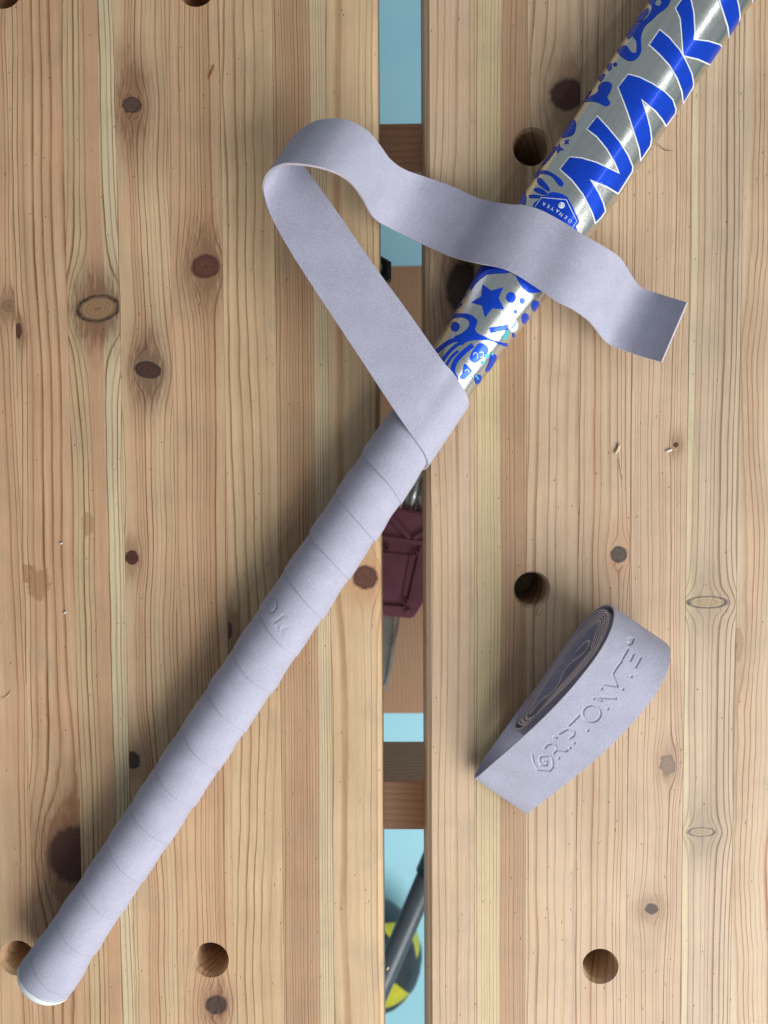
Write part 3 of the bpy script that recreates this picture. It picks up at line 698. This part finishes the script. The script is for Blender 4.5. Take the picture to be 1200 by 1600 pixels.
def strip(pts, wd):
    pts = [np.array(p, float) for p in pts]; L, R = [], []
    for k in range(len(pts)):
        d = pts[min(k + 1, len(pts) - 1)] - pts[max(k - 1, 0)]; d /= np.linalg.norm(d); nn = np.array([-d[1], d[0]]) * wd / 2
        L.append(tuple(pts[k] + nn)); R.append(tuple(pts[k] - nn))
    return L + R[::-1]
line = CD([(262, 1190), (335, 1085), (615, 1108), (733, 1350), (680, 1430)])
for a, b in zip(line[:-1], line[1:]):
    decal("badge_line", [strip(dens([a, b], 3, False) + [b], 1.0)], WHITE, 0.00016, bo)
circ = lambda cx, cy, r, n=28: [(cx + r * math.cos(2 * math.pi * k / n), cy + r * math.sin(2 * math.pi * k / n)) for k in range(n)]
decal("badge_number_disc", [CD(circ(562, 1173, 36))], WHITE, 0.00016, bo)

def text_decal(txt, centers, angs, hgt, mat, off, parent, name):
    """letters from Blender's own font, each flattened on to the shaft at a photo pixel, angle in picture degrees"""
    for ch, c, an in zip(txt, centers, angs):
        cu = bpy.data.curves.new("glyph", 'FONT'); cu.body = ch; cu.size = 1.0; cu.align_x = 'CENTER'; cu.resolution_u = 3
        to = bpy.data.objects.new("glyph", cu); COL.objects.link(to)
        bpy.context.view_layer.update()
        me = bpy.data.meshes.new_from_object(to.evaluated_get(bpy.context.evaluated_depsgraph_get()))
        bpy.data.objects.remove(to); bpy.data.curves.remove(cu)
        an = math.radians(an); V = []
        for v in me.vertices:
            x, y = v.co.x * hgt / 0.73, (v.co.y - 0.36) * hgt / 0.73
            X = x * math.cos(an) + y * math.sin(an); Yp = x * math.sin(an) - y * math.cos(an)
            V.append(on_shaft(c[0] + X, c[1] + Yp, off))
        Fc = []
        for p in me.polygons:
            t = list(p.vertices)
            nrm = (V[t[1]] - V[t[0]]).cross(V[t[2]] - V[t[0]])
            if nrm.dot(CAMV - V[t[0]]) < 0: t.reverse()
            Fc.append(tuple(t))
        mesh_np(name, np.array(V), Fc, mat, parent, smooth=False); bpy.data.meshes.remove(me)
cs = CD([(655, 1350), (608, 1310), (555, 1277), (515, 1238), (457, 1213), (412, 1187), (363, 1157)])
text_decal("DENAYER", cs, [222, 217, 213, 211, 208, 208, 208], 5.6, WHITE, 0.00016, bo, "badge_letter")
text_decal("10", CD([(580, 1178), (546, 1165)]), [205, 205], 5.0, BLUE, 0.00022, bo, "badge_letter")

# lower part, between the two passes of the tape
decal("band_print", [C6([(520, 40), (620, 60), (760, 130), (745, 162), (620, 165), (540, 175), (480, 220), (430, 270), (395, 320), (372, 305), (430, 190), (480, 90)])], BLUE, 0.00008)
decal("shield_print", [sm(C6([(815, 180), (880, 200), (980, 265), (1060, 325), (1020, 342), (950, 345), (905, 325), (860, 270)]), 4)], BLUE, 0.00008)
decal("star_print", [C6([(505, 265), (585, 325), (698, 293), (655, 395), (708, 500), (595, 492), (525, 580), (497, 465), (398, 437), (490, 380)])], BLUE, 0.00008)
for (cx, cy, rx, ry) in ((770, 388, 46, 50), (875, 421, 27, 31), (813, 523, 19, 22), (1000, 470, 38, 55), (905, 590, 34, 55), (795, 745, 14, 24)):
    decal("dot_print", [C6([(cx + rx * math.cos(t), cy + ry * math.sin(t)) for t in np.linspace(0, 2 * math.pi, 28, endpoint=False)])], BLUE, 0.00008)
decal("bar_print", [C6([(568, 672), (740, 640), (745, 690), (580, 725)])], BLUE, 0.00008)
mg = decal("magnifier_print", [C6([(735 + 52 + 52 * math.cos(t), 648 + 70 * math.sin(t)) for t in np.linspace(0, 2 * math.pi, 32, endpoint=False)])], plain("glass_grey", (0.45, 0.47, 0.5), .3, .3), 0.00012)
decal("magnifier_glass", [C6([(787 + 42 * math.cos(t), 648 + 59 * math.sin(t)) for t in np.linspace(0, 2 * math.pi, 32, endpoint=False)])], WHITE, 0.00018, mg)
decal("magnifier_handle", [C6([(725, 690), (760, 705), (715, 790), (682, 775)])], CYAN, 0.00014, mg)
decal("magnifier_mark", [C6(strip([(815, 610), (800, 640), (775, 675), (765, 668)], 9))], CYAN, 0.00024, mg)
decal("creature_print", [sm(C6([(150, 600), (210, 550), (300, 538), (390, 550), (445, 590), (455, 625), (435, 680), (460, 725), (540, 760), (620, 790), (700, 815), (735, 820), (720, 850), (600, 805),
                             (520, 790), (430, 790), (370, 800), (320, 815), (255, 770), (240, 755), (300, 730), (360, 680), (380, 630), (350, 590), (290, 575), (220, 590), (175, 620)]), 4)], BLUE, 0.00008)
decal("dot_print", [sm(C6([(205, 660), (225, 625), (250, 618), (280, 632), (290, 660), (275, 695), (245, 710), (215, 695)]), 4)], BLUE, 0.00008)
for pts, wd in (([(70, 900), (140, 840), (230, 790), (300, 790)], 40), ([(130, 980), (190, 900), (270, 830), (330, 815)], 30), ([(160, 1030), (210, 950), (275, 890)], 24),
                ([(265, 1170), (225, 1080), (250, 990), (330, 900), (415, 835)], 46)):
    decal("stripe_print", [C6(strip(list(map(tuple, catmull(pts, 5))), wd))], BLUE, 0.00008)
fg = decal("figure_print", [sm(C6([(440, 850), (475, 815), (530, 830), (560, 870), (540, 930), (500, 960), (450, 1000), (410, 1000), (385, 960), (400, 905)]), 4),
                       sm(C6([(335, 1012), (400, 1060), (395, 1100), (340, 1150), (300, 1160), (295, 1125), (315, 1100)]), 4),
                       sm(C6([(585, 920), (635, 935), (610, 1010), (560, 1080), (530, 1075), (560, 1000)]), 4),
                       sm(C6([(430, 1120), (490, 1120), (480, 1180), (440, 1200)]), 4)], BLUE, 0.00008)
for pts, wd in (([(415, 930), (430, 905), (455, 925), (450, 960)], 6), ([(470, 905), (500, 900), (510, 930), (480, 950)], 8), ([(335, 1080), (350, 1065), (370, 1075), (375, 1100)], 6)):
    decal("figure_highlight", [C6(strip(list(map(tuple, catmull(pts, 4))), wd))], WHITE, 0.00016, fg)
for (cx, cy, r) in ((545, 935, 22), (590, 915, 14), (505, 1000, 18), (440, 1125, 12), (345, 1160, 10), (455, 1145, 10), (395, 1130, 10)):
    decal("figure_mark", [C6(circ(cx, cy, r, 14))], CYAN, 0.00020, fg)
# printing on the narrow left flank
for pts in ([(452, 150), (470, 175), (430, 260), (405, 250)], [(330, 330), (355, 360), (300, 420), (280, 400)], [(290, 420), (320, 450), (275, 490), (240, 490)]):
    decal("flank_print", [C6(pts)], BLUE, 0.00008)

for pts in ([(75, 1155), (150, 1000), (168, 1090), (150, 1165)], [(335, 722), (395, 640), (490, 515), (505, 535), (430, 640), (360, 715)], [(250, 870), (285, 800), (330, 780), (300, 840)]):
    decal("flank_print", [CD(pts)], BLUE, 0.00008)
for pts in ([(640, 240), (700, 170), (760, 95), (800, 75), (800, 120), (740, 190), (680, 215)], [(170, 950), (240, 860), (270, 850), (220, 930)], [(590, 350), (640, 280), (650, 330), (610, 370)]):
    decal("flank_print", [CT(pts)], BLUE, 0.00008)

# white end cap of the stick
CAPM = plain("white_cap_plastic", (0.72, 0.80, 0.80), 0.4, 0, 0.45, var=.04)
prof = [(-0.0030, 0.0), (-0.0030, 0.0105), (-0.0022, 0.0140), (-0.0006, 0.0152), (0.0016, 0.0152), (0.0036, 0.0140), (0.006, 0.0118)]
NS = 72; V = []; Q = []
for a, r in prof:
    for k in range(NS):
        t = 2 * math.pi * k / NS
        V.append(AX0 + SD * a + SN * (r * math.cos(t)) + np.array([0, 0, 1]) * (r * math.sin(t)))
for i in range(len(prof) - 1):
    for k in range(NS): Q.append((i * NS + k, i * NS + (k + 1) % NS, (i + 1) * NS + (k + 1) % NS, (i + 1) * NS + k))
mesh_np("end_cap", V, Q, CAPM, stick)

# ------------------------------------------------------------------ the grip tape: wound on the handle, its tail loose
tape = thing("grip_tape", "lavender grip tape wound round the stick handle with its loose tail looped over the stick", "grip tape")
PITCH = 0.02335; WID = 0.0300; TH = 0.00085
def handle_r(a):
    r = np.interp(a, [ -0.002, 0.003, 0.010, 0.022, 0.06, ax_row(1399), ax_row(731), 0.5], [0.0141, 0.0142, 0.0142, 0.0131, 0.0127, 0.01265, 0.0141, 0.0143])
    return r
A_C = float((P(641, 677, T + 0.0325) - AX0) @ SD)     # where the tail's lower edge crosses the crest of the handle
A_END = A_C - 0.0250 + PITCH
grip_strokes_px = []
def C9(pts): return [(380 + x / 7.5, 900 + y / 7.5) for x, y in pts]
def arc(cx, cy, rx, ry, a0, a1, rot=0, n=24):
    t = np.radians(np.linspace(a0, a1, n)); x, y = rx * np.cos(t), ry * np.sin(t); r = math.radians(rot)
    return [(cx + p * math.cos(r) - q * math.sin(r), cy + p * math.sin(r) + q * math.cos(r)) for p, q in zip(x, y)]
grip_strokes = [C9(arc(332, 340, 55, 85, 0, 360, 12)), C9([(360, 545), (480, 455)]), C9([(480, 455), (505, 478)]), C9([(365, 550), (345, 520)]), C9([(385, 585), (412, 635)]),
                C9(arc(490, 650, 45, 42, 130, 300))]
def stroke_depth(V, strokes, wpx):
    px = proj(V); d = np.full(len(px), 1e9)
    for s in strokes:
        s = np.array(s)
        if len(s) == 1: d = np.minimum(d, np.linalg.norm(px - s[0], axis=1) - 0.6); continue
        for a, b in zip(s[:-1], s[1:]):
            ab = b - a; t = np.clip(((px - a) @ ab) / (ab @ ab + 1e-9), 0, 1)
            d = np.minimum(d, np.linalg.norm(px - a - t[:, None] * ab, axis=1))
    return 1 - sstep(wpx * 0.55, wpx * 1.35, np.maximum(d, 0))

n_turn = math.floor(A_END / PITCH)
turns = n_turn - 0.27 + 1.9
NT_, NWd = int(turns * 200), 54
tau = np.linspace(-1.9, n_turn - 0.27, NT_)       # turns; 0 = crest of the lowest wrap
ww = np.r_[0.0007, 0, np.linspace(0.0003, WID, NWd - 2)]
TT, WW = np.meshgrid(tau, ww, indexing='ij')
frac_off = A_END - math.floor(A_END / PITCH) * PITCH
edge_noise = 0.0004 * np.sin(TT * 2 * math.pi * 1.3 + 1) + 0.0003 * np.sin(TT * 2 * math.pi * 3.1)
AXI = frac_off + PITCH * TT + WW + edge_noise * (1 - sstep(0.0, 0.014, WW))
# angle: crest (top) at tau integer; moving to +tau turns from the right flank over the crest to the left flank
ANG = math.pi / 2 + TT * 2 * math.pi
AXC = np.clip(AXI, 0.0016, None)
lump = 0.00010 * np.sin(TT * 9.7 + WW * 300) + 0.00008 * np.sin(TT * 23.1 + 2.0 + WW * 520)
over = 1 - sstep(0.0030, 0.0190, WW)
RAD = handle_r(AXC) + TH + TH * (0.42 + 0.42 * np.clip(AXC / 0.33, 0, 1)) * over + lump
RAD -= 0.0010 * sstep(0.0238, 0.0275, WW)
RAD[:, 0] -= TH * 1.35
PTS = AX0 + AXC[..., None] * SD + (RAD * np.cos(ANG))[..., None] * SN + (RAD * np.sin(ANG))[..., None] * np.array([0, 0, 1.0])
V = PTS.reshape(-1, 3)
dep = stroke_depth(V, grip_strokes, 1.5) * (np.sin(ANG).ravel() > 0.1)
nrm = (np.cos(ANG)[..., None] * SN + np.sin(ANG)[..., None] * np.array([0, 0, 1.0])).reshape(-1, 3)
V = V - nrm * (dep * 0.00035)[:, None]
i, j = np.meshgrid(np.arange(NT_ - 1), np.arange(NWd - 1), indexing='ij')
Q = np.stack([i * NWd + j, i * NWd + j + 1, (i + 1) * NWd + j + 1, (i + 1) * NWd + j], -1).reshape(-1, 4)
mi = (np.broadcast_to(j, i.shape) == 0).astype(int).ravel()
mesh_np("wound_grip", V, Q, [TAPE], tape)

def ribbon(name, E1, E2, n, m, th, parent, disp=None, mats=(TAPE, EDGE), bow=0.0):
    """solid tape between two edge curves (n along, m across)"""
    t = np.linspace(0, 1, m)[None, :, None]
    mid = E1[:, None, :] * (1 - t) + E2[:, None, :] * t
    du = np.gradient(mid, axis=0); dv = np.gradient(mid, axis=1)
    nr = np.cross(du, dv); nr /= (np.linalg.norm(nr, axis=-1, keepdims=True) + 1e-12)
    top = mid + nr * th / 2; bot = mid - nr * th / 2
    if disp is not None: top = top - nr * disp(top)[..., None]
    V = np.vstack([top.reshape(-1, 3), bot.reshape(-1, 3)]); H = n * m
    i, j = np.meshgrid(np.arange(n - 1), np.arange(m - 1), indexing='ij')
    f = np.stack([i * m + j, (i + 1) * m + j, (i + 1) * m + j + 1, i * m + j + 1], -1).reshape(-1, 4)
    fb = f[:, ::-1] + H
    e = []
    I = np.arange(n - 1)
    e.append(np.stack([I * m, I * m + H, (I + 1) * m + H, (I + 1) * m], -1))
    e.append(np.stack([I * m + m - 1, (I + 1) * m + m - 1, (I + 1) * m + m - 1 + H, I * m + m - 1 + H], -1))
    J = np.arange(m - 1)
    e.append(np.stack([J, J + 1, J + 1 + H, J + H], -1)); b0 = (n - 1) * m
    e.append(np.stack([b0 + J, b0 + J + H, b0 + J + 1 + H, b0 + J + 1], -1))
    # rims get vertices of their own so that they shade as a cut edge
    rim = np.vstack(e); Vr = V[rim.ravel()]; fr = np.arange(len(rim) * 4).reshape(-1, 4) + len(V)
    Q = np.vstack([f, fb, fr]); mi = np.r_[np.zeros(len(f) + len(fb)), np.ones(len(fr))]
    return mesh_np(name, np.vstack([V, Vr]), Q, list(mats), parent, mi)

# matched points of the two edges: photo pixel + height above the bench (mm)
ctrl = [
 ((611, 633, 34), (690, 562, 34)), ((563, 560, 34.5), (640, 491, 34)), ((510, 480, 34), (583, 413, 34)), ((460, 403, 33), (530, 336, 33)),
 ((426, 343, 32), (497, 290, 31)), ((412, 303, 34), (468, 250, 27)), ((414, 280, 40), (452, 228, 27)), ((425, 265, 47), (459, 214, 31)), ((443, 257, 53), (477, 199, 36)),
 ((468, 257, 56), (503, 188, 40)), ((500, 262, 56.5), (540, 188, 42)), ((528, 272, 53), (572, 204, 39)), ((549, 287, 46), (592, 226, 33)), ((566, 310, 34), (609, 249, 23)),
 ((583, 340, 17), (632, 265, 12)), ((612, 358, 7), (662, 276, 6)), ((657, 380, 6), (705, 291, 8)), ((702, 400, 13), (750, 311, 15)), ((744, 411, 25), (790, 319, 26)),
 ((790, 421, 32.2), (835, 325, 32.7)), ((832, 445, 34), (876, 345, 34)), ((868, 470, 36.5), (914, 369, 36.5)), ((897, 485, 34.5), (944, 386, 34.5)), ((922, 504, 27), (969, 404, 27)),
 ((938, 525, 16), (987, 432, 16)), ((950, 537, 10), (1001, 449, 10)), ((976, 548, 11), (1025, 458, 11)), ((1005, 558, 17), (1050, 466, 18)), ((1034, 566, 25), (1074, 473, 26)),
]
def on_handle(tau, da):
    a = A_C + 0.034 * tau + da; r = handle_r(a) + TH * 2.05; an = math.pi / 2 + 2 * math.pi * tau
    return AX0 + SD * a + SN * (r * math.cos(an)) + np.array([0, 0, r * math.sin(an)])
h1 = np.array([on_handle(t, 0.0) for t in (-.44, -.36, -.28, -.2, -.13, -.065, 0)]); h2 = np.array([on_handle(t, 0.0352) for t in (-.44, -.36, -.28, -.2, -.13, -.065, 0)])
e1 = np.array([P(a[0], a[1], T + a[2] / 1000) for a, b in ctrl]); e2 = np.array([P(b[0], b[1], T + b[2] / 1000) for a, b in ctrl])
e1 = np.vstack([h1, e1]); e2 = np.vstack([h2, e2])
ed = catmull(np.hstack([e1, e2]), 14)
for _ in range(4): ed[1:-1] = 0.25 * ed[:-2] + 0.5 * ed[1:-1] + 0.25 * ed[2:]
NR = 420
d = np.r_[0, np.cumsum(np.linalg.norm(np.diff((ed[:, :3] + ed[:, 3:]) / 2, axis=0), axis=1))]
s = np.linspace(0, d[-1], NR); ed = np.stack([np.interp(s, d, ed[:, k]) for k in range(6)], 1)
ribbon("loose_tail", ed[:, :3], ed[:, 3:], NR, 24, 0.0010, tape)

# ------------------------------------------------------------------ the second tape, rolled up
roll = thing("grip_tape_roll", "rolled lavender grip tape with embossed lettering standing on the bare right slab", "grip tape")
WR = 0.0305
ra = P(742, 1212, T + 0.004); rb = P(962, 952, T + 0.016)
SL = (rb - ra); SL[2] = 0; LEN = np.linalg.norm(SL); SL /= LEN; SW = np.array([-SL[1], SL[0], 0.0]) * -1
def C8(pts): return [(820 + x / 5.217, 980 + y / 5.217) for x, y in pts]
em = [C8(p) for p in (
 [(60, 1042), (72, 1110), (104, 1162), (205, 1170), (228, 1140), (226, 1082), (205, 1050), (128, 1052)], [(128, 1052), (118, 1088), (132, 1124), (178, 1124), (180, 1092), (158, 1090)],
 [(162, 985), (185, 958), (225, 948), (250, 965), (262, 1000), (235, 1028)], [(265, 1000), (330, 1012), (345, 1005)], [(275, 1068)], [(255, 900)], [(235, 895), (255, 900)],
 [(280, 870), (345, 832), (360, 830)], [(365, 835), (405, 855), (400, 885), (365, 908)], [(368, 985)], [(402, 945)], [(360, 800), (395, 770)], [(400, 762), (440, 725)], [(512, 842)],
 arc(545, 705, 72, 68, 0, 360), [(560, 585), (575, 572), (742, 582)], [(590, 585), (625, 600)], [(675, 665)], [(645, 465), (755, 482), (715, 385), (770, 300)], [(625, 500)], [(798, 505)],
 [(772, 300), (790, 275)], [(795, 260), (840, 178)], [(862, 272), (888, 218)], [(905, 325), (945, 248)], [(868, 402)],
 [(840, 130), (860, 140), (868, 115), (850, 95)], [(862, 85), (880, 100)], [(885, 95), (875, 130)])]
# profile of the tape seen from its edge: (distance along, height) in mm, from the free end under the loop inwards
pr = [(46, 1.2), (30, 0.9), (14, 0.8), (5, 1.6), (0.6, 4.2), (3, 7.5), (14, 13), (30, 21), (48, 29.0), (66, 34.5), (84, 36.5), (96, 33.5), (103.5, 26.5), (106, 18), (103, 9), (94, 3.2), (78, 1.6), (60, 1.9), (46, 2.4), (36, 5.5), (32.5, 10)]
cx, cz_ = 69.0, 18.0
cur = list(pr)
# oval coils inside: each a little smaller than the last
def oval(k):
    g = 1.25 * k
    L0, L1 = 33 + g * 1.0, 104.3 - g * 0.95; zb, zt_ = 2.0 + g * 1.0, 34.3 - g * 0.72
    return [(L0 + 3.5, zb + (zt_ - zb) * .42 + 2), (L0 + 13, zb + (zt_ - zb) * .62), (L0 + 30, zb + (zt_ - zb) * .86), (L0 + 46, zt_ - .2), (L1 - 12, zt_ - 1.2), (L1 - 3, zt_ - 8),
            (L1, zb + (zt_ - zb) * .42), (L1 - 5, zb + 4), (L1 - 18, zb + .4), (L1 - 36, zb + .3), (L0 + 10, zb + 1.5), (L0 + 2, zb + 5)]
for k in range(1, 7): cur += [(a_ + rng.uniform(-.45, .45), b_ + rng.uniform(-.4, .4)) for a_, b_ in oval(k)]
# the inner end folds back inside the hollow
cur += [(50, 15), (58, 20.5), (64, 21), (69, 18), (75, 19.5), (82, 24), (87, 22.5), (86, 18.5), (79, 16)]
pc = catmull([(a / 1000, b / 1000, 0) for a, b in cur], 12)[:, :2]
for _ in range(3): pc[1:-1] = .25 * pc[:-2] + .5 * pc[1:-1] + .25 * pc[2:]
# dense where the lettering is
seg = np.linalg.norm(np.diff(pc, axis=0), axis=1); d = np.r_[0, np.cumsum(seg)]
k0 = 5 * 12; k1 = 13 * 12
s = np.r_[np.linspace(0, d[k0], 80, endpoint=False), np.linspace(d[k0], d[k1], 640, endpoint=False), np.linspace(d[k1], d[-1], 620)]
pc = np.stack([np.interp(s, d, pc[:, 0]), np.interp(s, d, pc[:, 1])], 1)
SL = np.array([math.cos(0.9608), math.sin(0.9608), 0.0]); SW = np.array([SL[1], -SL[0], 0.0]); TILT = 0.01; WR = 0.0325
pc = pc * np.array([1.072, 1.31])
UW = SW * math.cos(TILT) - np.array([0, 0, 1.0]) * math.sin(TILT)       # across the tape
UZ = np.array([0, 0, 1.0]) * math.cos(TILT) + SW * math.sin(TILT)
base = np.array([0.03976, -0.15718, T + WR * math.sin(TILT) + 0.0002])
skew = 0.0
E1 = base + np.outer(pc[:, 0], SL) + np.outer(pc[:, 1], UZ); E2 = E1 + UW * WR
top_mask = np.zeros(len(pc)); top_mask[80:720] = 1
def roll_disp(top):
    n_, m_, _ = top.shape; dd = np.zeros((n_, m_)); sub = top[80:720].reshape(-1, 3)
    dd[80:720] = (stroke_depth(sub, em, 1.55) * 0.00050).reshape(640, m_)
    return dd
ribbon("coiled_tape", E2, E1, len(pc), 150, 0.0009, roll, roll_disp)

# ------------------------------------------------------------------ shavings and crumbs on the bench
CHIP = plain("shaving_wood", (0.62, 0.50, 0.33), 0.6, 0, 0.3); CRUMB = plain("white_crumb", (0.80, 0.79, 0.76), 0.5, 0, 0.3)
def chip(name, px, py, ln, wd, ang, mat, label, curl=0.3, cat="wood shaving", group=None):
    c = P(px, py, T); an = math.radians(ang); n_ = 9; V = []; Q = []
    for k in range(n_):
        t = k / (n_ - 1) - .5; wv = wd * (1 - (2 * abs(t)) ** 3 * .7) * .5
        b = curl * ln * (t * t); z = 0.0004 + abs(t) ** 2 * ln * curl
        for sgn, dz in ((-1, 0), (1, 0), (1, wd * .35), (-1, wd * .35)):
            x, y = t * ln, b + sgn * wv
            V.append((c[0] + x * math.cos(an) - y * math.sin(an), c[1] + x * math.sin(an) + y * math.cos(an), T + z + dz))
    for k in range(n_ - 1):
        for q in range(4): Q.append((k * 4 + q, k * 4 + (q + 1) % 4, k * 4 + 4 + (q + 1) % 4, k * 4 + 4 + q))
    Q += [(3, 2, 1, 0), tuple((n_ - 1) * 4 + q for q in range(4))]
    o = mesh_np(name, V, Q, mat); tag(o, label, cat, group); return o
chip("wood_crumb", 1045, 704, 0.0034, 0.0011, 20, CRUMB, "white rice-sized crumb beside the tiny knot on the right slab", .05, "crumb")
chip("wood_shaving", 965, 702, 0.0058, 0.0016, 65, CHIP, "pale dry curled shaving on the right slab above the ringed knot", .35)
chip("splinter", 970, 735, 0.0120, 0.0004, -78, CHIP, "long thin pale splinter just below the curled shaving", .05, "splinter")
chip("wood_crumb", 96, 849, 0.0016, 0.0008, 10, CRUMB, "tiny white crumb below the brown stain spots on the left slab", .05, "crumb")
chip("wood_crumb", 102, 957, 0.0019, 0.0009, 30, CRUMB, "white crumb on the left slab well below the large brown stain", .05, "crumb")
chip("wood_splinter", 842, 954, 0.0042, 0.0016, 70, CHIP, "torn wood splinter hanging at the rim of the dog hole above the tape roll", .3, "splinter")
chip("hair", 1037, 234, 0.0085, 0.0003, -25, plain("dark_fibre", (0.08, 0.05, 0.04), .6), "thin dark curved fibre on the wood right of the lettering", .5, "fibre")
chip("splinter", 331, 114, 0.0075, 0.0010, 68, plain("orange_resin", (0.42, 0.17, 0.05), .5), "short orange resin splinter on the left slab near the top", .02, "splinter")
chip("splinter", 12, 1087, 0.0070, 0.0005, 40, CHIP, "pale splinter at the left side of the bench below the stains", .25, "splinter")
chip("wood_shaving", 606, 1512, 0.0022, 0.0009, 60, CHIP, "ragged wood fibre on the slot edge beside the pole", .4)
